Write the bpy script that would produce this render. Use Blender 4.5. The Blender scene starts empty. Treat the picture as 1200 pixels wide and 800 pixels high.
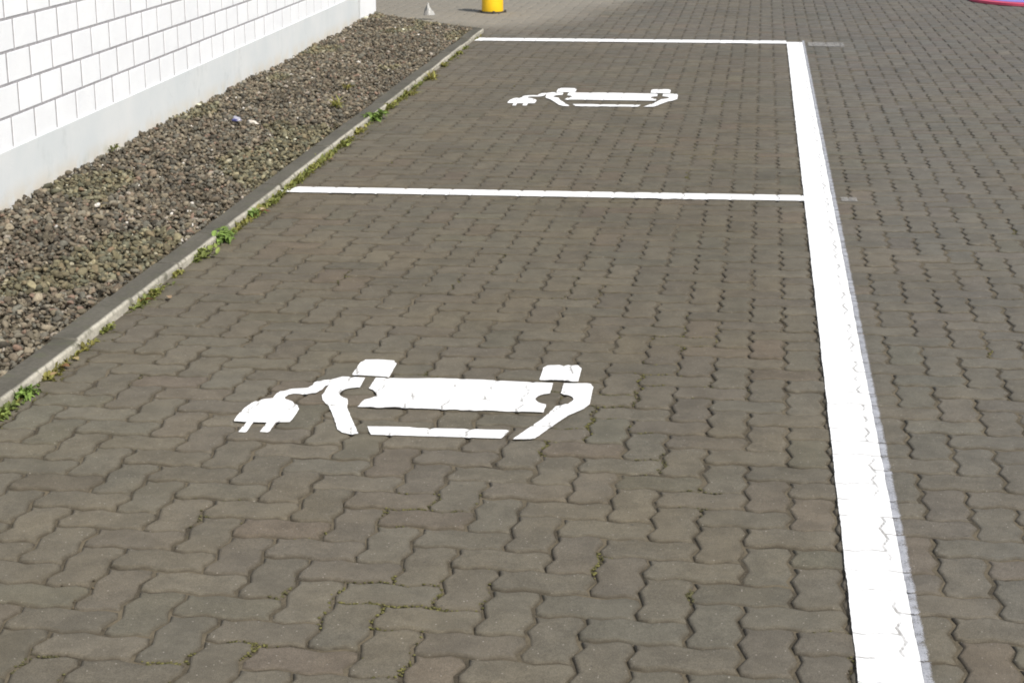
import bpy, bmesh, math, random
import numpy as np
from mathutils import Vector, noise as mnoise
from mathutils.geometry import delaunay_2d_cdt

random.seed(7)
rng = np.random.default_rng(7)
scene = bpy.context.scene
col = scene.collection
R = math.radians

# ------------------------------------------------------------------ helpers
def tag(o, label=None, cat=None, group=None, kind=None):
    if label: o['label'] = label
    if cat: o['category'] = cat
    if group: o['group'] = group
    if kind: o['kind'] = kind
    return o

def empty(name, loc, rz=0.0):
    o = bpy.data.objects.new(name, None)
    o.location = loc
    o.rotation_euler = (0, 0, rz)
    o.empty_display_size = 0.05
    col.objects.link(o)
    return o

def mesh_obj(name, verts, faces, mat, parent=None, colors=None, smooth=False, attrs=None, loc=None):
    me = bpy.data.meshes.new(name)
    if isinstance(faces, np.ndarray):
        v = np.asarray(verts, dtype=np.float32)
        me.vertices.add(len(v))
        me.vertices.foreach_set('co', v.ravel())
        n, k = faces.shape
        me.loops.add(n * k)
        me.loops.foreach_set('vertex_index', faces.astype(np.int32).ravel())
        me.polygons.add(n)
        me.polygons.foreach_set('loop_start', np.arange(0, n * k, k, dtype=np.int32))
        me.polygons.foreach_set('loop_total', np.full(n, k, dtype=np.int32))
        me.update(calc_edges=True)
    else:
        me.from_pydata([tuple(map(float, p)) for p in verts], [], [tuple(map(int, f)) for f in faces])
        me.update()
    me.validate()
    if smooth:
        me.polygons.foreach_set('use_smooth', np.ones(len(me.polygons), dtype=bool))
    if colors is not None:
        a = me.attributes.new('tint', 'FLOAT_COLOR', 'POINT')
        c = np.ones((len(me.vertices), 4), dtype=np.float32)
        c[:, :3] = colors
        a.data.foreach_set('color', c.ravel())
    for k_, vals in (attrs or {}).items():
        a = me.attributes.new(k_, 'FLOAT', 'POINT')
        a.data.foreach_set('value', np.asarray(vals, dtype=np.float32))
    me.materials.append(mat)
    o = bpy.data.objects.new(name, me)
    if loc is not None: o.location = loc
    if parent is not None: o.parent = parent
    col.objects.link(o)
    return o

class MB:
    """collects shapes into one mesh"""
    def __init__(s): s.v = []; s.f = []; s.c = []
    def add(s, verts, faces, c=(1, 1, 1)):
        b = len(s.v)
        s.v += [tuple(p) for p in verts]
        s.f += [tuple(i + b for i in f) for f in faces]
        s.c += [c] * len(verts)
    def box(s, x0, x1, y0, y1, z0, z1, c=(1, 1, 1)):
        s.add([(x0,y0,z0),(x1,y0,z0),(x1,y1,z0),(x0,y1,z0),(x0,y0,z1),(x1,y0,z1),(x1,y1,z1),(x0,y1,z1)],
              [(0,3,2,1),(4,5,6,7),(0,1,5,4),(1,2,6,5),(2,3,7,6),(3,0,4,7)], c)
    def build(s, name, mat, parent=None, smooth=False, loc=None):
        return mesh_obj(name, s.v, s.f, mat, parent, colors=np.array(s.c, dtype=np.float32), smooth=smooth, loc=loc)

def lathe(profile, n=40):
    v = []; f = []
    for (r, z) in profile:
        for k in range(n):
            a = 2 * math.pi * k / n
            v.append((r * math.cos(a), r * math.sin(a), z))
    for i in range(len(profile) - 1):
        for k in range(n):
            k2 = (k + 1) % n
            f.append((i*n+k, i*n+k2, (i+1)*n+k2, (i+1)*n+k))
    f.append(tuple(range(n-1, -1, -1)))
    f.append(tuple((len(profile)-1)*n + k for k in range(n)))
    return v, f

# ------------------------------------------------------------------ node helpers
class NT:
    def __init__(s, name):
        s.mat = bpy.data.materials.new(name)
        s.mat.use_nodes = True
        s.nt = s.mat.node_tree
        s.bsdf = s.nt.nodes['Principled BSDF']
        s.bsdf.inputs['Roughness'].default_value = 0.85
        s.bsdf.inputs['Specular IOR Level'].default_value = 0.25
        s.geo = None
    def n(s, t, **kw):
        nd = s.nt.nodes.new(t)
        for k, v in kw.items(): setattr(nd, k, v)
        return nd
    def l(s, a, b): s.nt.links.new(a, b)
    def pos(s):
        if s.geo is None: s.geo = s.n('ShaderNodeTexCoord')
        return s.geo.outputs['Object']
    def val(s, x, sock):
        if hasattr(x, 'is_output'): s.l(x, sock)
        else:
            if sock.type == 'RGBA' and len(x) == 3: x = (*x, 1)
            sock.default_value = x
    def noise(s, scale, detail=3, rough=0.6, vec=None, stretch=None):
        nd = s.n('ShaderNodeTexNoise')
        nd.inputs['Scale'].default_value = scale
        nd.inputs['Detail'].default_value = detail
        nd.inputs['Roughness'].default_value = rough
        v = vec or s.pos()
        if stretch:
            m = s.n('ShaderNodeMapping'); m.inputs['Scale'].default_value = stretch
            s.l(v, m.inputs['Vector']); v = m.outputs[0]
        s.l(v, nd.inputs['Vector'])
        return nd.outputs['Fac']
    def vor(s, scale, feature='F1'):
        nd = s.n('ShaderNodeTexVoronoi', feature=feature)
        nd.inputs['Scale'].default_value = scale
        s.l(s.pos(), nd.inputs['Vector'])
        return nd
    def rng(s, x, a, b, c=0.0, d=1.0, smooth=True):
        nd = s.n('ShaderNodeMapRange', interpolation_type='SMOOTHSTEP' if smooth else 'LINEAR')
        s.val(x, nd.inputs[0])
        for i, v in zip((1, 2, 3, 4), (a, b, c, d)): nd.inputs[i].default_value = v
        return nd.outputs[0]
    def math(s, op, a, b=0.0):
        nd = s.n('ShaderNodeMath', operation=op)
        s.val(a, nd.inputs[0]); s.val(b, nd.inputs[1])
        return nd.outputs[0]
    def mix(s, fac, a, b, mode='MIX'):
        nd = s.n('ShaderNodeMix', data_type='RGBA', blend_type=mode)
        s.val(fac, nd.inputs[0]); s.val(a, nd.inputs[6]); s.val(b, nd.inputs[7])
        return nd.outputs[2]
    def attr(s, name, out='Color'):
        nd = s.n('ShaderNodeAttribute', attribute_name=name)
        return nd.outputs[out]
    def sep(s):
        nd = s.n('ShaderNodeSeparateXYZ'); s.l(s.pos(), nd.inputs[0]); return nd.outputs
    def bump(s, h, strength, dist):
        nd = s.n('ShaderNodeBump')
        nd.inputs['Strength'].default_value = strength
        nd.inputs['Distance'].default_value = dist
        s.l(h, nd.inputs['Height']); s.l(nd.outputs[0], s.bsdf.inputs['Normal'])
    def color(s, c): s.val(c, s.bsdf.inputs['Base Color'])
    def rough(s, r): s.val(r, s.bsdf.inputs['Roughness'])

def grey(f, lo, hi):
    return None

# ------------------------------------------------------------------ materials
def pale_mask(m):
    """mask for a paler beige tone behind the last bay on the left side"""
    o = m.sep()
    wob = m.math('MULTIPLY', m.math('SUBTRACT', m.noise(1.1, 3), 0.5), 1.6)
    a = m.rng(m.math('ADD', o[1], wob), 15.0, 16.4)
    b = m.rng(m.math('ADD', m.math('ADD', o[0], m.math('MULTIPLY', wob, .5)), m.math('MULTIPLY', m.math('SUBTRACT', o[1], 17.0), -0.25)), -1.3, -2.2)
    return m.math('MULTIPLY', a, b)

def mat_paver():
    m = NT('concrete_paver')
    base = m.attr('tint')
    # soft stains several pavers wide: greenish, brownish, darker
    n1 = m.noise(0.55, 4, 0.55)
    n2 = m.noise(1.7, 4, 0.6)
    c = m.mix(m.rng(n1, .46, .66, 0, .45), base, m.mix(1.0, base, (0.97, 1.01, 1.01), 'MULTIPLY'))
    c = m.mix(m.rng(n2, .40, .70, 0, .8), c, m.mix(1.0, c, (1.12, 1.08, 1.0), 'MULTIPLY'))
    c = m.mix(m.rng(m.noise(0.9, 5, 0.65), .50, .72, 0, .55), c, m.mix(1.0, c, (0.72, 0.73, 0.72), 'MULTIPLY'))
    o = m.sep()
    c = m.mix(m.rng(m.math('ADD', o[0], m.math('MULTIPLY', m.noise(.8, 3), .8)), .3, 1.3), c, m.mix(1.0, c, (1.01, 1.035, 1.10), 'MULTIPLY'))
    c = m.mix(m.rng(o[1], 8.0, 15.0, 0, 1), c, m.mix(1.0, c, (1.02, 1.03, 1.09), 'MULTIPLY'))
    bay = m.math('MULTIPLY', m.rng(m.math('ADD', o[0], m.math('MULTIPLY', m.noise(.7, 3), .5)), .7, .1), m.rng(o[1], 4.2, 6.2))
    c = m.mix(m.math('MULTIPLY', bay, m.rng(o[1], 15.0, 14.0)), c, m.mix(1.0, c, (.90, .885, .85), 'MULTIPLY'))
    # aggregate speckle
    sp = m.noise(420, 2, 0.7)
    c = m.mix(m.rng(sp, .30, .72), m.mix(1.0, c, (0.72, 0.71, 0.70), 'MULTIPLY'), m.mix(1.0, c, (1.26, 1.25, 1.24), 'MULTIPLY'))
    g = m.noise(95, 3, 0.6)
    c = m.mix(m.rng(g, .35, .68, 0, 1), m.mix(1.0, c, (0.87, 0.86, 0.84), 'MULTIPLY'), c)
    v = m.vor(150)
    sel = m.n('ShaderNodeSeparateColor'); m.l(v.outputs['Color'], sel.inputs[0])
    grain = m.math('MULTIPLY', m.rng(v.outputs['Distance'], .34, .12), m.rng(sel.outputs[0], .955, .985))
    c = m.mix(m.math('MULTIPLY', grain, .75), c, (0.42, 0.39, 0.34))
    pits = m.math('MULTIPLY', m.rng(v.outputs['Distance'], .30, .10), m.rng(sel.outputs[1], .95, .98))
    c = m.mix(m.math('MULTIPLY', pits, .6), c, (0.035, 0.032, 0.028))
    blot = m.noise(11, 5, .7)
    c = m.mix(m.rng(blot, .36, .62), m.mix(1.0, c, (0.86, 0.855, 0.85), 'MULTIPLY'), m.mix(1.0, c, (1.07, 1.065, 1.06), 'MULTIPLY'))
    spot = m.math('MULTIPLY', m.rng(m.noise(48, 2, .5), .70, .76), m.rng(m.noise(2.3, 2), .48, .6))
    c = m.mix(m.math('MULTIPLY', spot, .6), c, (.055, .05, .043))
    # dirt towards the edges
    e = m.attr('edge', 'Fac')
    c = m.mix(m.math('MULTIPLY', e, m.rng(m.noise(28, 3), .30, .66, .20, .78)), c, (0.060, 0.050, 0.035))
    c = m.mix(m.math('MULTIPLY', pale_mask(m), .68), c, (0.262, 0.240, 0.198))
    m.color(c)
    m.rough(m.rng(g, .3, .7, .78, .95))
    h = m.math('ADD', m.math('MULTIPLY', m.noise(260, 3, .7), .6), m.math('MULTIPLY', m.noise(40, 3), .6))
    m.bump(h, .8, .0032)
    return m.mat

def mat_sand():
    m = NT('joint_sand')
    c = m.mix(m.rng(m.noise(7, 4), .35, .65), (0.050, 0.042, 0.029), (0.125, 0.104, 0.070))
    c = m.mix(m.rng(m.sep()[1], 5.0, 11.0, 0, .6), c, (.098, .087, .066))
    c = m.mix(m.rng(m.noise(300, 2), .55, .75, 0, .7), c, (0.21, 0.18, 0.13))
    c = m.mix(m.math('MULTIPLY', pale_mask(m), .95), c, (0.27, 0.245, 0.20))
    m.color(c); m.rough(1.0)
    m.bump(m.noise(220, 3), .8, .003)
    return m.mat

def mat_ground():
    m = NT('far_paving')
    br = m.n('ShaderNodeTexBrick')
    br.inputs['Scale'].default_value = 4.4
    br.inputs['Mortar Size'].default_value = .02
    br.inputs['Color1'].default_value = (.14, .128, .11, 1)
    br.inputs['Color2'].default_value = (.155, .142, .122, 1)
    br.inputs['Mortar'].default_value = (.06, .052, .04, 1)
    m.l(m.pos(), br.inputs['Vector'])
    c = m.mix(m.rng(m.noise(.4, 4), .4, .65, 0, .5), br.outputs['Color'], (.19, .172, .142))
    m.color(c); m.rough(.95)
    return m.mat

def mat_paint():
    m = NT('white_road_paint')
    d = m.attr('joint', 'Fac')          # distance to the nearest paver joint, in mm
    n = m.noise(9, 4, .65)
    crack = m.math('MULTIPLY', m.rng(d, 4.6, 1.6), m.rng(n, .38, .56))
    c = m.mix(m.rng(m.noise(24, 4), .3, .75), (.80, .805, .80), (.85, .85, .84))
    scuff = m.math('MULTIPLY', m.rng(m.noise(38, 5, .7), .61, .72), m.rng(m.noise(5, 2), .44, .62))
    c = m.mix(m.math('MULTIPLY', scuff, .7), c, (.33, .32, .30))
    c = m.mix(m.math('MULTIPLY', crack, .8), c, (.20, .19, .175))
    v = m.vor(60)
    sel = m.n('ShaderNodeSeparateColor'); m.l(v.outputs['Color'], sel.inputs[0])
    pin = m.math('MULTIPLY', m.rng(v.outputs['Distance'], .25, .12), m.rng(sel.outputs[0], .985, .993))
    c = m.mix(m.math('MULTIPLY', pin, .7), c, (.25, .24, .22))
    m.color(c); m.rough(.62)
    m.bump(m.math('ADD', m.noise(330, 2), m.math('MULTIPLY', m.noise(60, 3), .7)), .3, .0012)
    return m.mat

def mat_old_paint(name, cover_lo, cover_hi, col_=(.50, .51, .52), side=-.36):
    m = NT(name)
    d = m.attr('joint', 'Fac')
    n = m.math('ADD', m.math('MULTIPLY', m.noise(240, 4, .7), .55), m.math('MULTIPLY', m.noise(26, 4, .6), .45))
    c = m.mix(m.rng(m.noise(14, 4), .35, .65), tuple(x*.82 for x in col_), col_)
    m.color(c); m.rough(.8)
    edge = m.attr('fade', 'Fac')
    wear = m.rng(m.math('ADD', n, m.math('MULTIPLY', m.rng(edge, .45, 1.0), side)), cover_lo, cover_hi)
    alpha = m.math('MULTIPLY', wear, m.rng(d, 1.6, 3.4))
    m.l(alpha, m.bsdf.inputs['Alpha'])
    m.bump(n, .3, .001)
    return m.mat

def mat_block():
    m = NT('white_painted_block')
    c = m.mix(m.rng(m.noise(3, 4), .35, .7), (.80, .82, .845), (.84, .86, .88))
    c = m.mix(1.0, c, m.attr('tint'), 'MULTIPLY')
    c = m.mix(m.rng(m.noise(30, 4), .62, .75, 0, .25), c, (.6, .6, .6))
    m.color(c); m.rough(.7)
    m.bump(m.math('ADD', m.noise(130, 3, .7), m.math('MULTIPLY', m.noise(18, 3), .8)), .5, .004)
    return m.mat

def mat_mortar():
    m = NT('grey_mortar')
    c = m.mix(m.rng(m.noise(25, 4), .35, .7), (.31, .305, .32), (.41, .40, .42))
    m.color(c); m.rough(.95)
    m.bump(m.noise(200, 3), .5, .003)
    return m.mat

def mat_plinth():
    m = NT('pale_grey_render')
    o = m.sep()
    c = m.mix(m.rng(m.noise(1.6, 5, .6), .35, .68), (.60, .635, .65), (.665, .685, .69))
    st = m.noise(5, 5, .65, stretch=(1, 1, .25))
    c = m.mix(m.rng(st, .55, .78, 0, .4), c, (.52, .56, .57))
    low = m.math('MULTIPLY', m.rng(o[2], .16, .03), m.rng(m.noise(6, 4), .3, .62))
    c = m.mix(m.math('MULTIPLY', low, .9), c, (.60, .55, .46))
    gr = m.math('MULTIPLY', m.rng(o[2], .13, .05), m.rng(m.noise(3.3, 4), .56, .72))
    c = m.mix(m.math('MULTIPLY', gr, .6), c, (.30, .32, .24))
    hair = m.n('ShaderNodeTexNoise', noise_type='FBM'); hair.inputs['Scale'].default_value = 1.3; hair.inputs['Detail'].default_value = 6
    m.l(m.pos(), hair.inputs['Vector'])
    line = m.rng(m.math('ABSOLUTE', m.math('SUBTRACT', hair.outputs['Fac'], .47)), .0030, .0006)
    c = m.mix(m.math('MULTIPLY', line, m.rng(m.noise(.9, 2), .55, .65, 0, .22)), c, (.36, .37, .37))
    c = m.mix(m.rng(m.noise(2.7, 5, .7), .56, .70, 0, .45), c, (.47, .50, .51))
    m.color(c); m.rough(.85)
    m.bump(m.math('ADD', m.noise(140, 3), m.noise(14, 3)), .35, .003)
    return m.mat

def mat_tint(name, rough=.85, speck=.25, scale=90, bump=.4, bdist=.002, spec=.25):
    m = NT(name)
    c = m.attr('tint')
    lo = 1 - speck; hi = 1 + speck
    c = m.mix(m.rng(m.noise(scale, 4, .65), .28, .72), m.mix(1.0, c, (lo,)*3, 'MULTIPLY'), m.mix(1.0, c, (hi,)*3, 'MULTIPLY'))
    m.color(c); m.rough(rough)
    m.bsdf.inputs['Specular IOR Level'].default_value = spec
    if bump: m.bump(m.noise(scale * 1.7, 3), bump, bdist)
    return m

def mat_kerb():
    m = mat_tint('weathered_kerb_concrete', .92, .16, 60, .5, .003)
    b = m.bsdf.inputs['Base Color'].links[0].from_socket
    c = m.mix(m.rng(m.noise(5, 5, .6), .45, .7, 0, .55), b, m.mix(1.0, b, (.62, .64, .60), 'MULTIPLY'))
    c = m.mix(m.rng(m.noise(17, 4, .6), .52, .68, 0, .7), c, (.085, .085, .058))
    m.color(c)
    return m.mat

def mat_leaf(name):
    m = mat_tint(name, .6, .18, 60, 0, 0, .3)
    b = m.bsdf.inputs['Base Color'].links[0].from_socket
    tr = m.n('ShaderNodeBsdfTranslucent'); m.l(b, tr.inputs['Color'])
    mx = m.n('ShaderNodeMixShader'); mx.inputs[0].default_value = .3
    out = m.nt.nodes['Material Output']
    m.l(m.bsdf.outputs[0], mx.inputs[1]); m.l(tr.outputs[0], mx.inputs[2]); m.l(mx.outputs[0], out.inputs[0])
    return m.mat

M = dict(paver=mat_paver(), sand=mat_sand(), ground=mat_ground(), paint=mat_paint(),
         old=mat_old_paint('worn_line_paint', .30, .56, (.38, .39, .42)), ghost=mat_old_paint('ghost_line_paint', .26, .66, (.32, .31, .29), 0),
         block=mat_block(), mortar=mat_mortar(), plinth=mat_plinth(),
         kerb=mat_kerb(), stone=mat_tint('gravel_stone', .9, .22, 70, .5, .003).mat,
         leaf=mat_leaf('weed_leaf'), dry=mat_leaf('dry_leaf'), moss=mat_tint('moss', 1, .35, 300, .6, .003).mat,
         yellow=mat_tint('yellow_plastic', .38, .05, 12, .12, .002, .5).mat,
         dark=mat_tint('dark_rubber', .8, .2, 60).mat,
         litter=mat_tint('crumpled_wrapper', .45, .1, 40, .2, .002, .5).mat,
         mat_=mat_tint('coloured_mat', .6, .06, 30, .2, .002).mat,
         metal=mat_tint('roof_flashing', .5, .06, 20).mat)

# ------------------------------------------------------------------ paving geometry
P = 0.1118                      # half-length of a paver (one cell)
X0, Y0 = -0.098, 3.482          # a paver corner
AV, AH = 0.070, 0.066           # zigzag of the side edges, in cells

def kerb_x(y): return -2.165 - 0.0247 * (y - 4.5)      # face of the kerb
def wall_x(y): return -3.30 - 0.04 * (y - 7.03)        # face of the building

def zig(t, A):
    """zigzag along one cell edge, t in 0..1 (numpy)"""
    return np.interp(t, [0, .3, .7, 1], [0, -A, A, 0])

def joint_dist(x, y):
    """distance in metres to the nearest joint between pavers"""
    u = (np.asarray(x) - X0) / P; v = (np.asarray(y) - Y0) / P
    best = np.full(u.shape, 9.0)
    for dj in (-1, 0, 1):
        j = np.floor(v).astype(int) + dj
        t = v - j
        tc = np.clip(t, 0, 1)
        for di in (0, 1):
            i = np.floor(u).astype(int) + di
            ok = ((i + j) % 4) != 1
            d = np.hypot((u - i - zig(tc, AV)) * .80, np.maximum(np.abs(t - .5) - .5, 0))
            best = np.where(ok, np.minimum(best, d), best)
    for di in (-1, 0, 1):
        i = np.floor(u).astype(int) + di
        t = u - i
        tc = np.clip(t, 0, 1)
        for dj in (0, 1):
            j = np.floor(v).astype(int) + dj
            ok = ((i + j) % 4) != 3
            d = np.hypot((v - j - zig(tc, AH)) * .85, np.maximum(np.abs(t - .5) - .5, 0))
            best = np.where(ok, np.minimum(best, d), best)
    return best * P

def outline(kind):
    pts = []
    w, h = (2, 1) if kind == 'H' else (1, 2)
    for k in range(w): pts += [(k, 0), (k+.3, -AH), (k+.7, AH)]
    for k in range(h): pts += [(w, k), (w-AV, k+.3), (w+AV, k+.7)]
    for k in range(w-1, -1, -1): pts += [(k+1, h), (k+.7, h+AH), (k+.3, h-AH)]
    for k in range(h-1, -1, -1): pts += [(0, k+1), (AV, k+.7), (-AV, k+.3)]
    return np.array(pts) * P

def inset(p, d):
    q = np.zeros_like(p); n = len(p)
    for i in range(n):
        e1 = p[i] - p[i-1]; e2 = p[(i+1) % n] - p[i]
        n1 = np.array([-e1[1], e1[0]]) / np.linalg.norm(e1)
        n2 = np.array([-e2[1], e2[0]]) / np.linalg.norm(e2)
        b = n1 + n2; b /= np.linalg.norm(b)
        q[i] = p[i] + b * d / max(.55, b @ n1)
    return q

def in_paving(x, y):
    if y < 1.4 or y > 24.0: return False
    if x > 2.6 + 0.17 * (y - 3.0): return False
    if y < 15.2: return x > kerb_x(y) - .115
    if x < -6.5: return False
    if y > 16.6: return True
    return y > 15.05 + (-2.43 - x) * .9 or x > -2.45     # beyond the return of the kerb

def build_paving():
    V = []; Q = []; CAP = []; C = []; E_ = []
    T = {}
    for k in 'HV':
        o = outline(k)
        r0 = inset(o, .0034); r2 = inset(o, .0090); r3 = inset(o, .0135)
        T[k] = (r0, r2, r3)
    nb = 0
    n = 18
    imin, imax = -70, 90
    jmin, jmax = -20, 190
    pal = np.array([(.132, .120, .094), (.136, .123, .097), (.128, .117, .093), (.130, .117, .094), (.128, .119, .095), (.136, .125, .099)])
    ver = []; quads = []; caps = []; cols = []; edg = []
    for j in range(jmin, jmax):
        for i in range(imin, imax):
            k = (i + j) % 4
            if k == 0: kind = 'H'; cx, cy = i+1, j+.5
            elif k == 2: kind = 'V'; cx, cy = i+.5, j+1
            else: continue
            wx = X0 + cx*P; wy = Y0 + cy*P
            if not in_paving(wx, wy): continue
            r0, r2, r3 = T[kind]
            org = np.array([X0 + i*P, Y0 + j*P])
            jit = rng.normal(0, .0011, (n, 2))
            sh = np.clip(rng.normal(0, .0011, 2), -.002, .002); ro = rng.normal(0, .006)
            ctr = np.array([cx-i, cy-j]) * P
            zt = float(np.clip(rng.normal(-.0004, .0013), -.0036, .0013)); tx, ty = np.clip(rng.normal(0, .005, 2), -.008, .008)
            def tr(r, m_=1.0):
                d = r - ctr
                return ctr + d + ro * np.stack([-d[:,1], d[:,0]], 1) + sh + org + jit * m_, d
            a, d = tr(r0); b, d2 = tr(r2, 1.3); c_, d3 = tr(r3, .6)
            zz = lambda dd: zt + dd[:,0]*tx + dd[:,1]*ty
            chip = np.where(rng.random(n) < .10, -.0035, 0)
            ver.append(np.column_stack([a, np.full(n, -.045)]))
            ver.append(np.column_stack([a, zz(d) - .0042 + chip]))
            ver.append(np.column_stack([b, zz(d2) - .0004]))
            ver.append(np.column_stack([c_, zz(d3)]))
            ar = np.arange(n); nx = (ar+1) % n
            for ring in range(3):
                s0 = nb + ring*n; s1 = s0 + n
                quads.append(np.column_stack([s0+ar, s0+nx, s1+nx, s1+ar]))
            caps.append(nb + 3*n + ar)
            t = pal[rng.integers(len(pal))] * (1 + rng.normal(0, .036))
            if rng.random() < .05: t = t * np.array((.965, .985, .965))
            if rng.random() < .06: t = t * np.array((1.03, .98, .97))
            cols.append(np.tile(t, (4*n, 1)))
            edg.append(np.concatenate([np.ones(2*n), np.full(n, .42), np.zeros(n)]))
            nb += 4*n
    v = np.concatenate(ver); q = np.concatenate(quads); cp = np.array(caps)
    me = bpy.data.meshes.new('paving')
    me.vertices.add(len(v)); me.vertices.foreach_set('co', v.astype(np.float32).ravel())
    loops = np.concatenate([q.ravel(), cp.ravel()]).astype(np.int32)
    me.loops.add(len(loops)); me.loops.foreach_set('vertex_index', loops)
    tot = np.concatenate([np.full(len(q), 4), np.full(len(cp), n)]).astype(np.int32)
    st = np.concatenate([[0], np.cumsum(tot)[:-1]]).astype(np.int32)
    me.polygons.add(len(tot)); me.polygons.foreach_set('loop_start', st); me.polygons.foreach_set('loop_total', tot)
    me.update(calc_edges=True)
    a = me.attributes.new('tint', 'FLOAT_COLOR', 'POINT')
    c4 = np.ones((len(v), 4), np.float32); c4[:, :3] = np.concatenate(cols)
    a.data.foreach_set('color', c4.ravel())
    a = me.attributes.new('edge', 'FLOAT', 'POINT'); a.data.foreach_set('value', np.concatenate(edg).astype(np.float32))
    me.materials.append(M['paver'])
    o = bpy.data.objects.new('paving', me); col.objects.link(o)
    tag(o, 'grey brown zigzag concrete pavers laid in herringbone across the car park', kind='structure')
build_paving()

def sheet(name, x0, x1, y0, y1, z, mat):
    o = mesh_obj(name, [(x0,y0,z),(x1,y0,z),(x1,y1,z),(x0,y1,z)], [(0,1,2,3)], mat)
    return o
def sand_sheet():
    xs = np.linspace(-7.2, 6.6, 47); ys = np.linspace(1.2, 24.2, 78)
    X, Y = np.meshgrid(xs, ys, indexing='ij')
    full = np.clip((Y - 4.5) / 6.0, 0, 1)            # joints are filled higher towards the back
    Z = -.0062 + .0017 * full + .0012 * np.clip((X - .3) / .8, 0, 1) * np.clip((9 - Y) / 3, 0, 1) + .0009 * np.sin(X * 3.1 + Y * 1.7) * np.sin(Y * 2.3 - X)
    idx = np.arange(X.size).reshape(X.shape)
    f = np.column_stack([idx[:-1, :-1].ravel(), idx[1:, :-1].ravel(), idx[1:, 1:].ravel(), idx[:-1, 1:].ravel()])
    return mesh_obj('joint_sand', np.column_stack([X.ravel(), Y.ravel(), Z.ravel()]), f, M['sand'])
tag(sand_sheet(), 'dark brown sand filling the joints between the pavers', kind='structure')
tag(sheet('ground', -400, 400, -400, 400, -.0135, M['ground']), 'flat paved ground stretching away beyond the bays', kind='structure')

# ------------------------------------------------------------------ painted markings
ZP = .0042
def drape(x, y):
    d = joint_dist(x, y)
    z = ZP - .0028 * np.exp(-(d / .0042) ** 2)
    return z, d * 1000

def strip(name, A, B, width, mat, step=.006, rough=.0012, parent=None, slant=0.0):
    """band from A to B (centre line), width to either side, slightly ragged edges"""
    A = np.array(A); B = np.array(B)
    L = np.linalg.norm(B - A); t = (B - A) / L; nrm = np.array([-t[1], t[0]])
    nu = max(2, int(L / step)); nw = max(3, int(width / step))
    s = np.linspace(0, 1, nu + 1); w = np.linspace(-.5, .5, nw + 1)
    ed = []
    for sd in (0, 1):
        n = np.array([mnoise.noise((q * L * 9, sd * 7 + A[0] * 3, 1.3)) + .6 * mnoise.noise((q * L * 45, sd * 9.1, A[1])) for q in s])
        ed.append(n * rough * 1.6)
    S, W = np.meshgrid(s, w, indexing='ij')
    off = np.where(W < 0, ed[0][:, None], ed[1][:, None]) * np.abs(W) * 2
    lat = W * width + off
    lon = S * L + slant * W * (1 - S) 
    X = A[0] + t[0] * lon + nrm[0] * lat
    Y = A[1] + t[1] * lon + nrm[1] * lat
    z, d = drape(X.ravel(), Y.ravel())
    v = np.column_stack([X.ravel(), Y.ravel(), z])
    idx = np.arange(v.shape[0]).reshape(nu + 1, nw + 1)
    f = np.column_stack([idx[:-1, :-1].ravel(), idx[1:, :-1].ravel(), idx[1:, 1:].ravel(), idx[:-1, 1:].ravel()])
    if (np.cross(np.append(t, 0), np.append(nrm, 0)))[2] > 0: pass
    fade = (.5 - W).ravel()
    return mesh_obj(name, v, f, mat, parent, attrs={'joint': d, 'fade': fade}, smooth=True)

tag(strip('bay_line', (.3135, 2.0), (.3085, 14.80), .130, M['paint'], .006),
    'wide white line painted lengthwise along the right side of both bays', 'road marking')
tag(strip('faded_bay_line', (.3925, 2.0), (.3895, 14.93), .029, M['old'], .005),
    'worn grey older stripe showing along the right edge of the wide white line', 'road marking')
tag(strip('bay_line', (-2.236, 7.915), (.247, 8.050), .132, M['paint'], .006, slant=.10),
    'white cross line between the two bays, ending at the kerb weeds', 'road marking')
tag(strip('bay_line', (-2.405, 14.655), (.2445, 14.79), .215, M['paint'], .008),
    'farthest white cross line closing the rear bay near the yellow bollard', 'road marking')
tag(strip('faded_cross_line', (.418, 14.66), (.715, 14.66), .30, M['ghost'], .006),
    'pale ghost of an old cross line right of the wide line, behind the rear bay', 'road marking')
tag(strip('faded_cross_line', (.418, 8.05), (.492, 8.053), .10, M['ghost'], .006),
    'short faint cross line stub right of the wide line, level with the middle line', 'road marking')

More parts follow.
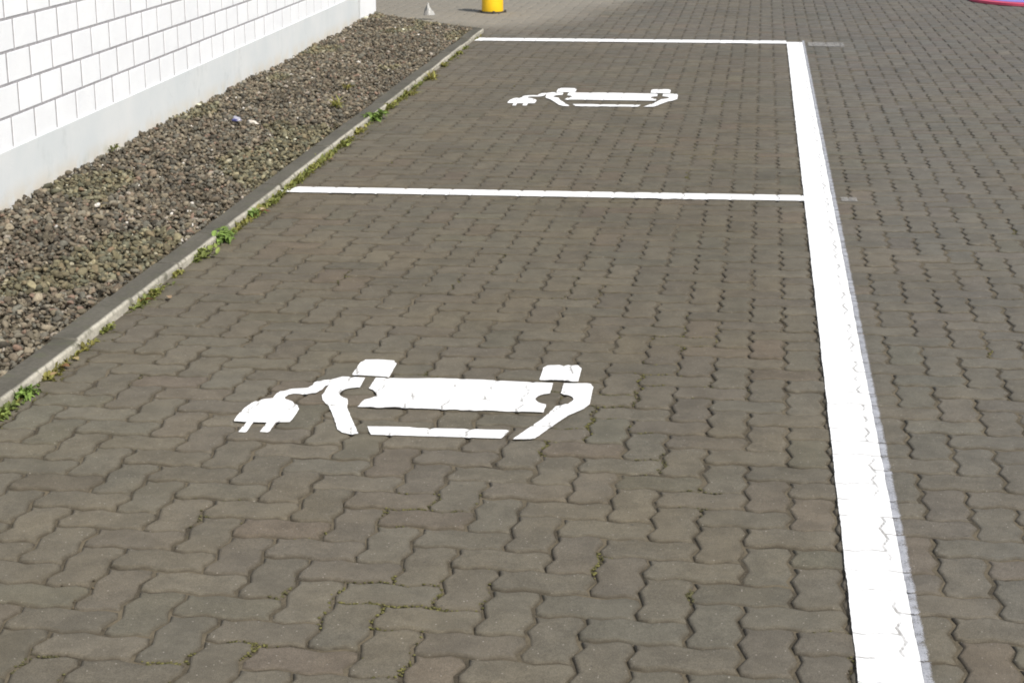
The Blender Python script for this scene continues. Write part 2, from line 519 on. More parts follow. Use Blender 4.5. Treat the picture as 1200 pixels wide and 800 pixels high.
# the symbol: outlines in metres on the ground
SYM = [
    ('plug', [(-1.4566, 4.5173), (-1.4182, 4.5171), (-1.4167, 4.4288), (-1.3966, 4.4262), (-1.3937, 4.4348), (-1.3995, 4.5170), (-1.3585, 4.5200), (-1.3564, 4.4374), (-1.3333, 4.4352), (-1.3299, 4.4439), (-1.3347, 4.5262), (-1.2944, 4.5320), (-1.2957, 4.6147), (-1.2992, 4.6508), (-1.3146, 4.6886), (-1.3383, 4.7198), (-1.3631, 4.7360), (-1.3707, 4.7533), (-1.3669, 4.7801), (-1.3533, 4.7929), (-1.3148, 4.7953), (-1.2936, 4.8076), (-1.2787, 4.8412), (-1.2775, 4.8795), (-1.2701, 4.8934), (-1.2792, 4.9456), (-1.3106, 4.9313), (-1.3192, 4.9106), (-1.3181, 4.8833), (-1.3252, 4.8535), (-1.3703, 4.8376), (-1.3969, 4.8180), (-1.4045, 4.7872), (-1.4046, 4.7408), (-1.4396, 4.7190), (-1.4539, 4.6852), (-1.4620, 4.6319), (-1.4621, 4.5693), (-1.4595, 4.5268)]),
    ('pillar', [(-1.2688, 4.8919), (-1.2640, 4.7870), (-1.2504, 4.7430), (-1.2184, 4.6919), (-1.1729, 4.5748), (-1.1425, 4.4884), (-1.1229, 4.4639), (-1.0935, 4.4546), (-1.0763, 4.4624), (-1.1621, 4.6851), (-1.1728, 4.7419), (-1.1806, 4.7667), (-1.1933, 4.7755), (-1.2041, 4.7863), (-1.2120, 4.8006), (-1.2170, 4.8155), (-1.2180, 4.8294), (-1.2156, 4.8439), (-1.2100, 4.8573), (-1.2013, 4.8680), (-1.1894, 4.8761), (-1.1764, 4.8811), (-1.1687, 4.8822), (-1.1749, 4.9802), (-1.2083, 4.9837), (-1.2478, 4.9814), (-1.2774, 4.9426)]),
    ('tyre', [(-1.1031, 5.0020), (-1.1075, 5.1424), (-1.1237, 5.1751), (-1.1764, 5.1800), (-1.2161, 5.1725), (-1.2266, 5.1394), (-1.2231, 5.0082)]),
    ('bonnet', [(-1.1390, 4.8769), (-1.1352, 4.8727), (-1.1237, 4.8633), (-1.1144, 4.8520), (-1.1076, 4.8389), (-1.1036, 4.8254), (-1.1025, 4.8116), (-1.1050, 4.7989), (-1.1094, 4.7860), (-1.1172, 4.7757), (-1.1265, 4.7683), (-1.1308, 4.7388), (-1.1325, 4.6967), (-1.0302, 4.7098), (-0.9520, 4.7076), (-0.9148, 4.7100), (-0.7011, 4.7199), (-0.5809, 4.7239), (-0.5803, 4.7874), (-0.5811, 4.7977), (-0.5945, 4.8033), (-0.6057, 4.8137), (-0.6144, 4.8261), (-0.6191, 4.8406), (-0.6201, 4.8558), (-0.6167, 4.8701), (-0.6098, 4.8834), (-0.5999, 4.8957), (-0.5870, 4.9038), (-0.5825, 4.9060), (-0.5863, 5.0102), (-0.6946, 5.0078), (-0.8134, 5.0121), (-0.9513, 5.0072), (-1.0351, 4.9919), (-1.1413, 4.9867)]),
    ('pillar', [(-0.5508, 4.9136), (-0.5454, 4.9081), (-0.5328, 4.9022), (-0.5213, 4.8930), (-0.5129, 4.8818), (-0.5077, 4.8687), (-0.5053, 4.8553), (-0.5070, 4.8399), (-0.5117, 4.8271), (-0.5198, 4.8154), (-0.5304, 4.8049), (-0.5363, 4.7996), (-0.5507, 4.7826), (-0.5741, 4.6701), (-0.6099, 4.5602), (-0.6357, 4.4823), (-0.5805, 4.4902), (-0.5661, 4.5163), (-0.5490, 4.5771), (-0.5049, 4.7058), (-0.4659, 4.7740), (-0.4537, 4.8159), (-0.4588, 4.9851), (-0.4686, 5.0157), (-0.4813, 5.0220), (-0.5523, 5.0119)]),
    ('tyre', [(-0.5104, 5.0438), (-0.5141, 5.1753), (-0.5300, 5.2074), (-0.5612, 5.2064), (-0.5733, 5.1891), (-0.5875, 5.2027), (-0.6251, 5.1921), (-0.6356, 5.1631), (-0.6322, 5.0412)]),
    ('roof_bar', [(-1.0391, 4.4583), (-0.9732, 4.4623), (-0.9043, 4.4654), (-0.7715, 4.4736), (-0.6697, 4.4775), (-0.6620, 4.5161), (-0.6567, 4.5508), (-0.7834, 4.5437), (-0.9173, 4.5315), (-0.9434, 4.5374), (-1.0644, 4.5257)]),
]

def patch(poly, name, parent, org, step=.007):
    """a painted patch with a given outline, triangulated finely and draped over the joints"""
    poly = np.array(poly)
    pts = []
    n = len(poly)
    for i in range(n):
        a = poly[i]; b = poly[(i + 1) % n]
        L = np.linalg.norm(b - a); k = max(1, int(round(L / .009)))
        for q in range(k): pts.append(a + (b - a) * q / k)
    pts = np.array(pts)
    c = pts.copy()
    for i, p in enumerate(pts):
        c[i] += .0011 * np.array([mnoise.noise((p[0]*70, p[1]*70, 3.1)), mnoise.noise((p[0]*70, p[1]*70, 8.7))]) * 1.6
    nb = len(c)
    x0, y0 = c.min(0); x1, y1 = c.max(0)
    gx, gy = np.meshgrid(np.arange(x0, x1, step), np.arange(y0, y1, step))
    g = np.column_stack([gx.ravel(), gy.ravel()]) + rng.normal(0, step * .12, (gx.size, 2))
    # point in polygon
    inside = np.zeros(len(g), bool)
    for i in range(nb):
        a = c[i]; b = c[(i + 1) % nb]
        cond = ((a[1] > g[:, 1]) != (b[1] > g[:, 1]))
        xs = (b[0] - a[0]) * (g[:, 1] - a[1]) / ((b[1] - a[1]) or 1e-9) + a[0]
        inside ^= cond & (g[:, 0] < xs)
    g = g[inside]
    dmin = np.min(np.hypot(g[:, None, 0] - c[None, :, 0], g[:, None, 1] - c[None, :, 1]), axis=1) if len(g) else np.array([])
    g = g[dmin > step * .55] if len(g) else g
    allp = [Vector(p) for p in c] + [Vector(p) for p in g]
    edges = [(i, (i + 1) % nb) for i in range(nb)]
    vv, ee, ff, *_ = delaunay_2d_cdt(allp, edges, [], 1, 1e-6)
    vv = np.array([(p[0], p[1]) for p in vv])
    z, d = drape(vv[:, 0], vv[:, 1])
    F = []
    for f in ff:
        a, b, q = (vv[i] for i in f[:3])
        F.append(tuple(f) if (b[0]-a[0])*(q[1]-a[1]) - (b[1]-a[1])*(q[0]-a[0]) > 0 else tuple(reversed(f)))
    v = np.column_stack([vv[:, 0] - org[0], vv[:, 1] - org[1], z])
    return mesh_obj(name, v, F, M['paint'], parent, attrs={'joint': d}, smooth=True)

def symbol(dx, dy, sx, sy, label):
    cx, cy = -.95, 4.80
    org = (cx + dx, cy + dy)
    root = empty('charging_symbol', (org[0], org[1], 0))
    tag(root, label, 'road marking', 'electric car charging symbols painted in the bays')
    for name, poly in SYM:
        q = [((x - cx) * sx + cx + dx, (y - cy) * sy + cy + dy) for x, y in poly]
        patch(q, name, root, org)
symbol(0, 0, 1.0, 1.0, 'nearer white painted electric car with plug and cable, in the front bay')
symbol(-.092, 6.45, 1.075, 1.15, 'farther, smaller looking white electric car with plug, in the rear bay')

# ------------------------------------------------------------------ kerb
def build_kerb():
    mb = MB()
    def stone(p, q, w, top, seed):
        """one edging stone, p..q along its face, thick to the left of it"""
        p = np.array(p); q = np.array(q); L = np.linalg.norm(q - p); t = (q - p) / L; n = np.array([-t[1], t[0]])
        secs = 24
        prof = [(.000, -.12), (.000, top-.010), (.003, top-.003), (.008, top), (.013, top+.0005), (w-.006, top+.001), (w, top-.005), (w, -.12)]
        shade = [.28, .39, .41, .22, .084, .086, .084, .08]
        V = []; C = []
        for i in range(secs + 1):
            s = .005 + (L - .010) * i / secs
            for (a, z), sh in zip(prof, shade):
                wob = .0022 * mnoise.noise((s * 7 + seed, a * 30, z * 30))
                dz = .0022 * mnoise.noise((s * 5, seed, a * 20)) if z > 0 else 0
                x, y = p + t * s + n * (a + wob)
                V.append((x, y, z + dz))
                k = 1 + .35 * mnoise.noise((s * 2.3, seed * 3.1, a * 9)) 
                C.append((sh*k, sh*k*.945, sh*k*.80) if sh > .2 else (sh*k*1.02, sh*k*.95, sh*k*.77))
        m = len(prof); F = []
        for i in range(secs):
            for j in range(m - 1):
                F.append((i*m+j, i*m+j+1, (i+1)*m+j+1, (i+1)*m+j))
        F.append(tuple(range(m))); F.append(tuple(secs*m + j for j in range(m-1, -1, -1)))
        b = len(mb.v); mb.v += V; mb.f += [tuple(x + b for x in f) for f in F]; mb.c += C
    y = 1.35; k = 0
    while y < 15.15:
        y2 = min(y + .545, 15.25)
        dx = random.uniform(-.004, .004); top = .034 + random.uniform(-.004, .004)
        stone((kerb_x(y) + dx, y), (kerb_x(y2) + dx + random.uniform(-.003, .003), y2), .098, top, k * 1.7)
        y = y2; k += 1
    # return towards the corner of the building
    a = np.array((kerb_x(15.25) - .02, 15.36)); b = np.array((-3.62, 16.42))
    for i in range(2):
        p = a + (b - a) * i / 2; q = a + (b - a) * (i + 1) / 2
        stone(p, q, .08, .026, 40 + i)
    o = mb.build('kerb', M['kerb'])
    tag(o, 'low weathered concrete kerb between the gravel strip and the pavers', kind='structure')
build_kerb()

# ------------------------------------------------------------------ gravel strip
def bed_z(x, y):
    k = kerb_x(y) - .105; w = wall_x(y)
    t = np.clip((k - x) / (k - w), 0, 1)
    return .010 + .036 * t + .012 * np.sin(x * 5 + y * 1.3) * np.sin(y * 2.1) * t

def ico(sub):
    bm = bmesh.new(); bmesh.ops.create_icosphere(bm, subdivisions=sub, radius=1)
    v = np.array([x.co[:] for x in bm.verts]); f = np.array([[q.index for q in x.verts] for x in bm.faces]); bm.free()
    return v, f

def build_gravel():
    mb = MB()
    ys = np.linspace(1.3, 16.35, 100)
    V = []; F = []
    for y in ys:
        for t in np.linspace(0, 1, 6):
            xk = kerb_x(min(y, 15.2)) - .09
            xw = wall_x(y) - .05
            x = xk + (xw - xk) * t
            V.append((x, y, float(bed_z(x, y)) - .012))
    for i in range(len(ys) - 1):
        for j in range(5):
            F.append((i*6+j, i*6+j+1, (i+1)*6+j+1, (i+1)*6+j))
    far = lambda x, y: y < 15.30 + (-2.45 - x) * .88
    base = mesh_obj('gravel_bed', [v for v in V], [f for f in F if all(far(V[i][0], V[i][1]) for i in f)], M['sand'])
    tag(base, 'dark soil under the gravel strip beside the building', kind='structure')
    shapes = {}
    for sub, cnt in ((1, 16), (2, 20)):
        v, f = ico(sub)
        L = []
        for s in range(cnt):
            # a rough, angular pebble: cut by a few random planes
            p = v.copy()
            for _ in range(6 if sub == 2 else 4):
                nrm = rng.normal(0, 1, 3); nrm /= np.linalg.norm(nrm); h = rng.uniform(.42, .78)
                dd = p @ nrm
                p = np.where((dd > h)[:, None], p - nrm * (dd - h)[:, None], p)
            p = p * (1 + rng.normal(0, .05, (len(p), 1)))
            p = p * np.array([rng.uniform(.9, 1.35), rng.uniform(.7, 1.0), rng.uniform(.5, .8)])
            L.append(p)
        shapes[sub] = (L, f)
    pal = np.array([(.175, .150, .105), (.135, .117, .084), (.240, .205, .148), (.112, .104, .083), (.150, .124, .090),
                    (.20, .180, .138), (.105, .088, .063), (.18, .142, .102), (.140, .134, .108), (.080, .071, .055)])
    out = {1: ([], [], []), 2: ([], [], [])}
    cnt = {1: 0, 2: 0}
    N = 44000
    for _ in range(N):
        y = rng.uniform(1.5, 16.45)
        xk = kerb_x(min(y, 15.2)) - .108; xw = wall_x(y) + .004
        x = rng.uniform(xw, xk)
        if not y < 15.32 + (-2.47 - x) * .88: continue
        r = float(np.clip(rng.lognormal(math.log(.0108), .36), .005, .025))
        if x > xk - .02 and rng.random() < .75: r *= .6
        x = min(x, xk - r * .5); x = max(x, xw + r * .6)
        sub = 2 if y < 7.5 else 1
        L, f = shapes[sub]
        p = L[rng.integers(len(L))] * r
        a, b, c_ = rng.normal(0, .5), rng.normal(0, .5), rng.uniform(0, 6.283)
        ca, sa, cb, sb, cc, sc_ = math.cos(a), math.sin(a), math.cos(b), math.sin(b), math.cos(c_), math.sin(c_)
        Rm = np.array([[cc, -sc_, 0], [sc_, cc, 0], [0, 0, 1]]) @ np.array([[1, 0, 0], [0, ca, -sa], [0, sa, ca]]) @ np.array([[cb, 0, sb], [0, 1, 0], [-sb, 0, cb]])
        z = float(bed_z(x, y)) + rng.uniform(-.012, .014) + r * .25
        p = p @ Rm.T + np.array([x, y, z])
        t = pal[rng.integers(len(pal))] * rng.uniform(.60, 1.12)
        q = rng.random()
        if q < .006: t = np.array((.55, .52, .47))
        elif q < .030: t = np.array((.29, .255, .21))
        elif q < .055: t = np.array((.185, .128, .095))
        patchn = mnoise.noise((x * 2.2, y * 1.1, 4.0))
        if patchn > .2: t = t * np.array((.96, 1.0, .86)) * 1.03
        elif patchn < -.25: t = t * .82
        vv, ff, ct = out[sub]
        vv.append(p); ff.append(f + cnt[sub]); ct.append(np.tile(t, (len(p), 1))); cnt[sub] += len(p)
    v1 = np.concatenate(out[1][0]); v2 = np.concatenate(out[2][0])
    v = np.concatenate([v1, v2]); f = np.concatenate([np.concatenate(out[1][1]), np.concatenate(out[2][1]) + len(v1)])
    c = np.concatenate(out[1][2] + out[2][2])
    o = mesh_obj('gravel', v, f, M['stone'], colors=c)
    tag(o, 'brown and grey crushed gravel strip between the white wall and kerb', 'gravel', kind='stuff')
build_gravel()

# ------------------------------------------------------------------ building
def build_building():
    yA, yB = -4.0, 15.52            # block wall
    ang = math.atan2(-.04, 1.0)     # the wall runs along +Y, turned a little
    root = empty('building', (wall_x(yA), yA, 0), -ang if False else math.atan(.04))
    tag(root, 'white painted block building with pale grey plinth beside the gravel strip', 'building')
    # local frame: +Y along the wall, +X out of the wall
    L = (yB - yA) * math.hypot(1, .04)
    H = 3.3
    zb = .292
    cl, ch, jt, jv = .2785, .1425, .0125, .020
    mb = MB(); mo = MB()
    k = 0; z = zb
    s0 = (7.273 - yA) % cl
    while z < H - .02:
        off = s0 + (.0, .092)[k % 2] + random.uniform(-.008, .008)
        y = off - 2 * cl
        while y < L:
            y0 = max(0.0, y + jv / 2); y1 = min(L, y + cl - jv / 2)
            if y1 - y0 > .02:
                pr = random.uniform(-.0008, .0008); t = random.uniform(.985, 1.02)
                z0, z1 = z + jt / 2, z + ch - jt / 2
                if k == 0: z0 = z
                c = .0016
                V = [(-.02, y0, z0), (-.02, y1, z0), (-.02, y1, z1), (-.02, y0, z1),
                     (pr-c, y0, z0), (pr-c, y1, z0), (pr-c, y1, z1), (pr-c, y0, z1),
                     (pr, y0+c, z0+c), (pr, y1-c, z0+c), (pr, y1-c, z1-c), (pr, y0+c, z1-c)]
                F = [(0,1,5,4),(1,2,6,5),(2,3,7,6),(3,0,4,7),(4,5,9,8),(5,6,10,9),(6,7,11,10),(7,4,8,11),(8,9,10,11)]
                mb.add(V, F, (t, t, t * 1.005))
            y += cl
        z += ch; k += 1
    w = mb.build('wall', M['block'], root)
    w['label'] = 'white painted block courses of the wall'
    mo.box(-.24, -.0020, 0, L, zb, z - .002)
    mo.build('mortar', M['mortar'], w)
    pl = MB(); pl.box(-.26, .006, 0, L, -.3, zb + .003)
    p = pl.build('plinth', M['plinth'], root)
    bev = p.modifiers.new('bevel', 'BEVEL'); bev.width = .003; bev.segments = 2
    p['label'] = 'pale grey rendered plinth at the foot of the wall'
    # expansion joint, corner pier, return wall
    jn = MB(); jn.box(-.24, .002, L + .001, L + .075, -.3, z, (.16, .165, .17))
    jn.build('expansion_joint', M['metal'], root)
    ct = MB(); ct.box(-.02, .012, L + .018, L + .052, .02, 2.6, (.55, .57, .58))
    cd = ct.build('cable_duct', M['metal'], root)
    pr = MB(); pr.box(-.26, .008, L + .076, L + .88, -.3, z)
    q = pr.build('corner_pier', M['block'], root); q.modifiers.new('bevel', 'BEVEL').width = .008
    rw = MB(); rw.box(-8.0, -.262, L + .60, L + .86, -.3, z - .001)
    rw.box(-8.0, -7.75, 0, L + .598, -.3, z - .001)
    rw.build('side_wall', M['block'], root)
    rf = MB(); rf.box(-8.15, .16, -.15, L + 1.02, z + .002, z + .22, (.30, .31, .32))
    rf.build('roof', M['metal'], root)
build_building()

# ------------------------------------------------------------------ bollard, bag, mat, litter
def build_bollard():
    x, y = -2.640, 17.13
    root = empty('bollard', (x, y, 0))
    tag(root, 'thick round yellow bollard standing behind the farthest white line', 'bollard')
    v, f = lathe([(.106, .012), (.1085, .02), (.107, .10), (.107, .36), (.104, .395), (.09, .425), (.06, .443), (.02, .448)], 48)
    mb = MB(); mb.add(v, f, (.80, .50, .012)); o = mb.build('post', M['yellow'], root, smooth=True)
    v, f = lathe([(.118, -.02), (.118, .008), (.110, .014), (.10, .014)], 40)
    mb = MB(); mb.add(v, f, (.05, .047, .04)); b = mb.build('base_ring', M['dark'], root)
    for s in range(4):
        a = s * math.pi / 2 + .25
        v, f = lathe([(.012, .0), (.012, .022), (.008, .026)], 6)
        mb = MB(); mb.add([(p[0] + .128 * math.cos(a), p[1] + .128 * math.sin(a), p[2]) for p in v], f, (.06, .055, .05))
        mb.build('anchor_bolt', M['dark'], root)
build_bollard()

def crumple(name, size, seed, colf, mat, loc, squash=(1, 1, 1), sub=4, amp=.5, top=None):
    v, f = ico(sub)
    V = []; C = []
    for p in v:
        q = Vector(p)
        n = mnoise.noise(q * 1.6 + Vector((seed, 0, 0))) + .7 * abs(mnoise.noise(q * 3.7 + Vector((0, seed, 0))))
        r = 1 + amp * n
        w = Vector((q.x * squash[0], q.y * squash[1], q.z * squash[2])) * r
        if top: w = top(w, q)
        V.append((w.x * size, w.y * size, max(w.z * size, -.01)))
        C.append(colf(q, w))
    o = mesh_obj(name, V, f, mat, colors=np.array(C), loc=loc)
    return o

def bag_top(w, q):
    t = max(0, min(1, (w.z + .4) / 1.9))
    k = 1 - .62 * t
    return Vector((w.x * k - .10 * t + (.35 * (1 - t) if q.x > .55 else 0), w.y * k, w.z))
bag = crumple('crumpled_bag', .050, 3.3, lambda q, w: (.05, .055, .055) if (Vector((-.42, -.72, .55)) - q).length < .30 else ((.34, .34, .325) if q.x > .05 else (.19, .185, .18)), M['litter'],
              (-3.14, 16.33, .055), (.95, .8, 1.65), 4, .50, bag_top)
tag(bag, 'small peaked white crumpled bag at the far end of the gravel', 'litter')
w1 = crumple('wrapper', .021, 9.1, lambda q, w: (.08, .085, .24) if q.z < .35 and q.x < .4 else (.30, .30, .36), M['litter'], (-3.00, 9.62, .066), (1.2, .9, .8), 3, .6)
tag(w1, 'small blue and white wrapper lying on the gravel', 'litter')
w2 = crumple('paper_scrap', .020, 5.6, lambda q, w: (.52, .48, .42), M['litter'], (-2.885, 9.56, .062), (1.7, .7, .5), 3, .5)
w2.rotation_euler = (0, .1, -.5)
tag(w2, 'cream scrap of paper beside the blue wrapper on the gravel', 'litter')

def build_mat():
    root = empty('round_mat', (2.98, 19.22, .004))
    tag(root, 'round pink and purple mat lying on the paving, top right', 'mat')
    def disc(r, z, n=72):
        return lathe([(r, 0), (r, z - .004), (r - .004, z)], n)
    v, f = disc(.74, .030); mb = MB(); mb.add(v, f, (.68, .10, .17)); mb.build('rim', M['mat_'], root)
    # coloured sectors on top
    mb = MB(); n = 72
    for k in range(n):
        a0 = 2 * math.pi * k / n; a1 = 2 * math.pi * (k + 1) / n
        s = (k * 5 // n)
        c = [(.55, .10, .42), (.14, .20, .52), (.34, .14, .50), (.24, .20, .54), (.50, .12, .46)][s]
        mb.add([(0, 0, .034), (.66*math.cos(a0), .66*math.sin(a0), .034), (.66*math.cos(a1), .66*math.sin(a1), .034)], [(0, 1, 2)], c)
    mb.build('printed_top', M['mat_'], root)
build_mat()

# ------------------------------------------------------------------ weeds, leaves, moss
def blade(mb, base, az, length, width, rise, droop, c, fold=.25, segs=5):
    """one leaf: a folded tapering blade"""
    d = np.array([math.cos(az), math.sin(az)]); n = np.array([-d[1], d[0]])
    V = []; F = []
    for i in range(segs + 1):
        t = i / segs
        w = width * math.sin(math.pi * (.12 + .88 * t) ** .8) * (1 if t < 1 else .0) + .0004
        h = rise * length * t - droop * length * t * t
        r = length * t * (1 - .25 * rise)
        p = np.array(base[:2]) + d * r
        z = base[2] + h
        V += [(*(p - n * w * .5), z + fold * w), (*p, z), (*(p + n * w * .5), z + fold * w)]
    for i in range(segs):
        a = i * 3
        F += [(a, a+3, a+4, a+1), (a+1, a+4, a+5, a+2)]
    mb.add(V, F, c)

def weed(x, y, size, kind, label, hue=0.0, z=0.0):
    mb = MB()
    n = {'rosette': 64, 'grass': 44, 'creeper': 70}[kind]
    if True:      # runners the leaves grow from
        for e in range(10):
            L = size * random.uniform(.5, 1.1)
            blade(mb, (0, 0, z + .002), math.pi / 2 * (1 if e % 2 else -1) + random.gauss(0, .22), L, .006, random.uniform(.05, .3), .1, (.10, .12, .03))
    for i in range(n):
        az = random.uniform(0, 6.283)
        sh = random.uniform(.45, 1.3)
        if kind == 'rosette':
            c = (.185 * sh, .275 * sh, .065 * sh); L = size * random.uniform(.22, .62); w = L * random.uniform(.34, .5)
            b = (random.gauss(0, size*.2), random.gauss(0, size*.42), z + random.uniform(0, size*.3)); ri, dr = random.uniform(.2, 1.0), random.uniform(.3, .9)
        elif kind == 'grass':
            c = (.20 * sh, .23 * sh, .06 * sh); L = size * random.uniform(.4, .95); w = .004 + L * .05
            b = (random.gauss(0, size*.18), random.gauss(0, size*.32), z); ri, dr = random.uniform(.2, 1.1), random.uniform(.2, .7)
        else:
            c = (.185 * sh, .235 * sh, .060 * sh); L = size * random.uniform(.2, .45); w = L * random.uniform(.45, .7)
            b = (random.gauss(0, size*.22), random.gauss(0, size*.62), z + random.uniform(0, size*.22)); ri, dr = random.uniform(.1, 1.0), random.uniform(.1, .6)
        if hue: c = (c[0] + hue * .13, c[1] + hue * .04, c[2] + hue * .015)
        b = (max(b[0], -.02), b[1], b[2])
        blade(mb, b, az, L, w, ri, dr, c)
    o = mb.build('weed', M['leaf'], loc=(x, y, 0.0))
    tag(o, label, 'weed', 'weeds growing along the kerb')
    return o

K = lambda y, dx=.016: (kerb_x(y) + dx, y)
weed(*K(4.66), .070, 'rosette', 'bright green weed at the kerb foot by the left edge of the photo')
weed(*K(4.50), .06, 'creeper', 'low green creeper at the kerb foot, nearest weed of all')
weed(*K(5.40, .008), .045, 'creeper', 'thin sprig at the kerb foot, first one behind the near dead leaves', .3)
weed(*K(5.90), .055, 'creeper', 'small yellowish weed beside the curled orange brown leaf at the kerb', .35)
weed(*K(6.20, .008), .040, 'creeper', 'small sprig on the kerb face just behind the curled orange brown leaf', .5)
weed(*K(6.50), .085, 'creeper', 'low yellow green weed just in front of the broad bright green clump', .1)
weed(*K(6.80), .100, 'rosette', 'broad bright green clump, largest weed along the near kerb')
weed(*K(7.28), .075, 'rosette', 'upright green weed on the kerb between the broad clump and the middle white line')
weed(*K(7.58, .03), .065, 'creeper', 'low weed at the kerb right in front of the middle white line', .3)
weed(*K(8.10), .085, 'grass', 'tuft leaning over the kerb just behind the left end of the middle line', .2)
weed(*K(8.45), .07, 'creeper', 'yellowish low weed at the kerb a step behind the middle line', .5)
weed(*K(9.20), .080, 'creeper', 'dull green low weed at the kerb midway behind the middle line', .3)
weed(*K(9.65), .075, 'creeper', 'brownish weed at the kerb just in front of the rear bright clump', .7)
weed(*K(10.12), .125, 'rosette', 'bright green clump at the kerb of the rear bay', 0)
weed(*K(10.62), .080, 'creeper', 'low weed at the kerb close behind the rear bright clump', .4)
weed(*K(11.25, .03), .10, 'grass', 'olive grass tuft at the kerb of the rear bay', .4)
weed(*K(12.05, .05), .12, 'grass', 'yellowish grass tuft spreading onto the pavers in the rear bay', .5)
weed(*K(12.8), .07, 'creeper', 'small dull weed at the kerb behind the yellowish tuft', .5)
weed(*K(13.6), .07, 'creeper', 'farthest small weed at the kerb before the farthest white line', .4)
g = weed(-2.60, 10.42, .10, 'grass', 'sparse yellow green grass growing in the gravel near the kerb', .45, .04); g['group'] = 'weeds growing in the gravel'
g = weed(-2.72, 11.25, .06, 'grass', 'smaller grass tuft in the gravel behind the yellow green one', .5, .04); g['group'] = 'weeds growing in the gravel'
g = weed(-3.36, 8.55, .06, 'creeper', 'flat green weed in the gravel close to the plinth', .3, .06); g['group'] = 'weeds growing in the gravel'

def build_fringe():
    mb = MB()
    for _ in range(7500):
        y = random.uniform(3.6, 15.2)
        d = mnoise.noise((y * 1.7, 3.3, 0)) + .6 * mnoise.noise((y * 6.1, 9.3, 0)) + (.36 if 6.3 < y < 13 else -.08)
        if d < random.uniform(-.05, .55): continue
        x = kerb_x(y) + abs(random.gauss(0, .014)) + .002
        L = random.uniform(.010, .032) * (1 + .4 * d); sh = random.uniform(.55, 1.25)
        t = max(0, min(1, .5 + mnoise.noise((y * .9, 0, 5)) + random.gauss(0, .2)))
        c = ((.165 + .06 * t) * sh, (.205 + .0 * t) * sh, (.055) * sh)
        blade(mb, (x, y, -.004), random.uniform(0, 6.283), L, L * random.uniform(.25, .5), random.uniform(.2, 1.2), random.uniform(.1, .7), c, .25, 3)
    o = mb.build('grass', M['leaf'])
    tag(o, 'thin uneven fringe of low grass along the foot of the kerb', 'grass', kind='stuff')
build_fringe()

def dry_leaf(x, y, s, rz, label, c):
    mb = MB()
    blade(mb, (-s/2, 0, .007), 0, s, s * .55, .25, .2, c, .22, 6)
    o = mb.build('dead_leaf', M['dry'], loc=(x, y, 0)); o.rotation_euler = (random.uniform(-.2, .2), random.uniform(-.15, .15), rz)
    tag(o, label, 'dead leaf', 'dead leaves lying along the kerb')
dry_leaf(kerb_x(5.78)+.03, 5.78, .055, .6, 'curled orange brown leaf on the pavers near the small yellowish weed', (.30, .15, .07))
dry_leaf(kerb_x(5.84)+.09, 5.84, .035, 2.1, 'small pale leaf beside the curled orange brown leaf', (.38, .27, .17))
dry_leaf(kerb_x(4.95)+.035, 4.95, .045, -.4, 'brown leaf at the kerb foot behind the left edge weed', (.24, .13, .06))
dry_leaf(kerb_x(4.88)+.03, 4.87, .035, 1.3, 'small tan leaf beside the brown leaf near the left edge', (.36, .25, .13))
dry_leaf(kerb_x(5.02)+.03, 5.04, .035, 2.4, 'pale yellow leaf just behind the brown leaf near the left edge', (.42, .33, .17))
dry_leaf(kerb_x(7.36)+.06, 7.36, .055, .2, 'reddish brown leaf beside the upright green weed', (.28, .12, .06))
dry_leaf(kerb_x(7.42)+.03, 7.41, .045, .9, 'pale straw coloured leaf at the kerb near the middle white line', (.50, .40, .26))
dry_leaf(kerb_x(8.75)+.06, 8.72, .045, -.7, 'brown leaf at the kerb behind the middle white line', (.24, .15, .08))

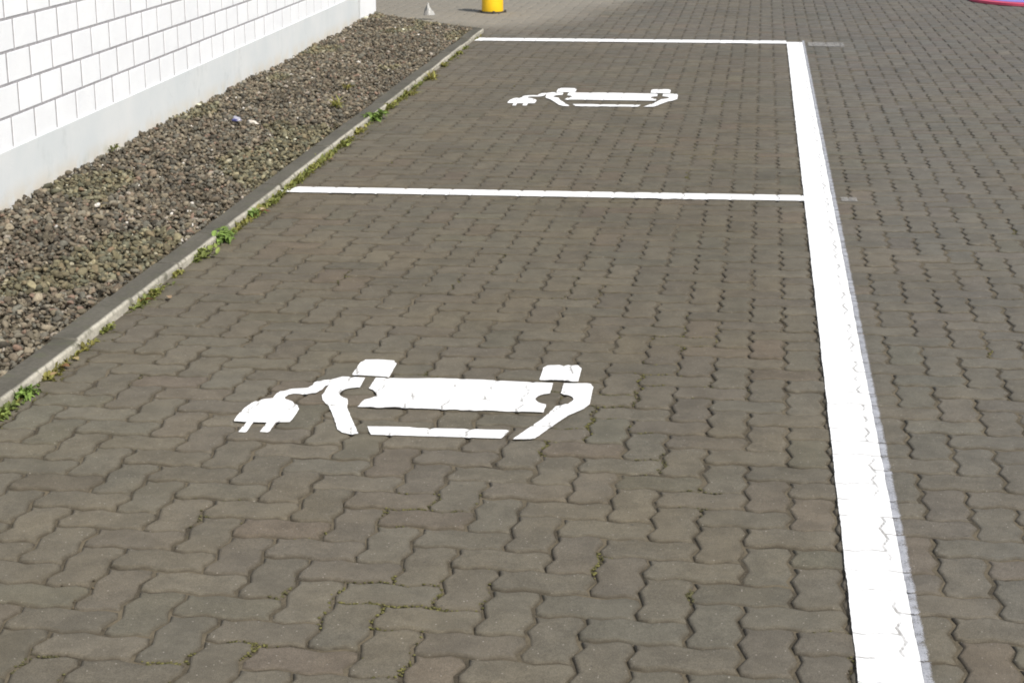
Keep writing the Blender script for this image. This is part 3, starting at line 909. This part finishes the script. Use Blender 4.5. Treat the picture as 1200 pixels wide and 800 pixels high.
def build_moss():
    V = []; F = []; C = []; n0 = 0
    base, f = ico(1)
    def dot(x, y, r, c):
        nonlocal n0
        p = base * np.array([r, r, r * .4]) * rng.uniform(.7, 1.3, (len(base), 1)) + np.array([x, y, -.0035 + r * .2])
        V.append(p); F.append(f + n0); C.append(np.tile(c, (len(base), 1))); n0 += len(base)
    # scattered clumps: (x, y, reach, amount, colour)
    spots = [(-.995, 3.14, .05, 60, 0), (-.80, 3.38, .10, 150, 0), (-.63, 3.40, .09, 90, 0), (-.72, 4.00, .05, 60, 1), (-.83, 3.92, .07, 70, 0),
             (-.345, 3.66, .05, 60, 0), (-.13, 3.52, .04, 40, 1), (-1.15, 3.05, .05, 40, 0), (-1.02, 3.42, .04, 40, 1), (-.38, 4.9, .07, 90, 1),
             (-.46, 4.66, .10, 100, 0), (-.55, 4.45, .06, 60, 0), (-1.02, 5.0, .06, 60, 1), (-.55, 4.95, .05, 60, 1), (-.30, 5.1, .10, 80, 0), (-.24, 4.35, .06, 40, 1),
             (-.7, 3.1, .05, 30, 0), (-1.4, 3.0, .06, 40, 1), (-.1, 4.1, .07, 30, 1), (-.21, 5.6, .15, 80, 0), (-.6, 6.2, .2, 60, 1), (-.3, 9.3, .3, 90, 0), (-.9, 9.6, .4, 90, 1)]
    for _ in range(60):
        spots.append((rng.uniform(-1.9, 1.6), rng.uniform(3.0, 12.0), rng.uniform(.03, .1), int(rng.integers(8, 26)), int(rng.integers(0, 3))))
    for _ in range(330):     # along the foot of the kerb
        y = rng.uniform(4, 15)
        spots.append((kerb_x(y) + rng.uniform(.0, .03), y, .05, int(rng.integers(10, 34)), int(rng.integers(0, 3))))
    cols = [np.array((.098, .092, .032)), np.array((.080, .075, .034)), np.array((.070, .056, .034))]
    for (x, y, rc, amt, ci) in spots:
        q = np.column_stack([rng.normal(x, rc * .5, amt * 12), rng.normal(y, rc * .7, amt * 12)])
        d = joint_dist(q[:, 0], q[:, 1])
        kf = np.array([q_[0] > kerb_x(q_[1]) for q_ in q])
        near_k = np.array([abs(q_[0] - kerb_x(q_[1])) < .035 for q_ in q])
        ok = ((d < .0065) | near_k) & kf
        for p in q[ok][:amt]:
            dot(p[0], p[1], rng.uniform(.0016, .0048), cols[ci] * rng.uniform(.6, 1.5))
    o = mesh_obj('moss', np.concatenate(V), np.concatenate(F), M['moss'], colors=np.concatenate(C))
    tag(o, 'olive moss filling paver joints here and there', 'moss', kind='stuff')
build_moss()

# ------------------------------------------------------------------ light, sky, camera
SUN_EL = R(46); SUN_AZ = math.atan2(.76, -.65)       # towards the sun: right of and behind the camera (azimuth from +Y to +X)
world = bpy.data.worlds.new('World'); scene.world = world; world.use_nodes = True
wn = world.node_tree
sky = wn.nodes.new('ShaderNodeTexSky'); sky.sky_type = 'NISHITA'; sky.sun_disc = False
sky.sun_elevation = SUN_EL; sky.sun_rotation = SUN_AZ
sky.air_density = 1.3; sky.dust_density = 3.0; sky.ozone_density = 1.0
bg = wn.nodes['Background']; bg.inputs['Strength'].default_value = .12
wn.links.new(sky.outputs[0], bg.inputs[0])
sun = bpy.data.lights.new('sun', 'SUN'); sun.energy = 4.6; sun.angle = R(.6); sun.color = (1.0, .965, .91)
so = bpy.data.objects.new('sun', sun); col.objects.link(so)
to_sun = Vector((math.sin(SUN_AZ) * math.cos(SUN_EL), math.cos(SUN_AZ) * math.cos(SUN_EL), math.sin(SUN_EL)))
so.rotation_euler = to_sun.to_track_quat('Z', 'Y').to_euler()
so.location = to_sun * 30

cam = bpy.data.cameras.new('camera'); co = bpy.data.objects.new('camera', cam); col.objects.link(co)
cam.sensor_width = 36; cam.lens = 60; cam.clip_start = .05; cam.clip_end = 2000
co.location = (0, 0, 1.6)
co.rotation_euler = (math.pi/2 - math.atan(580/2000), 0, math.atan(297 / math.hypot(2000, 580)))
scene.camera = co
scene.render.engine = 'CYCLES'; scene.cycles.filter_width = 1.9
scene.view_settings.view_transform = 'Standard'; scene.view_settings.look = 'None'
scene.view_settings.exposure = 0; scene.view_settings.gamma = 1
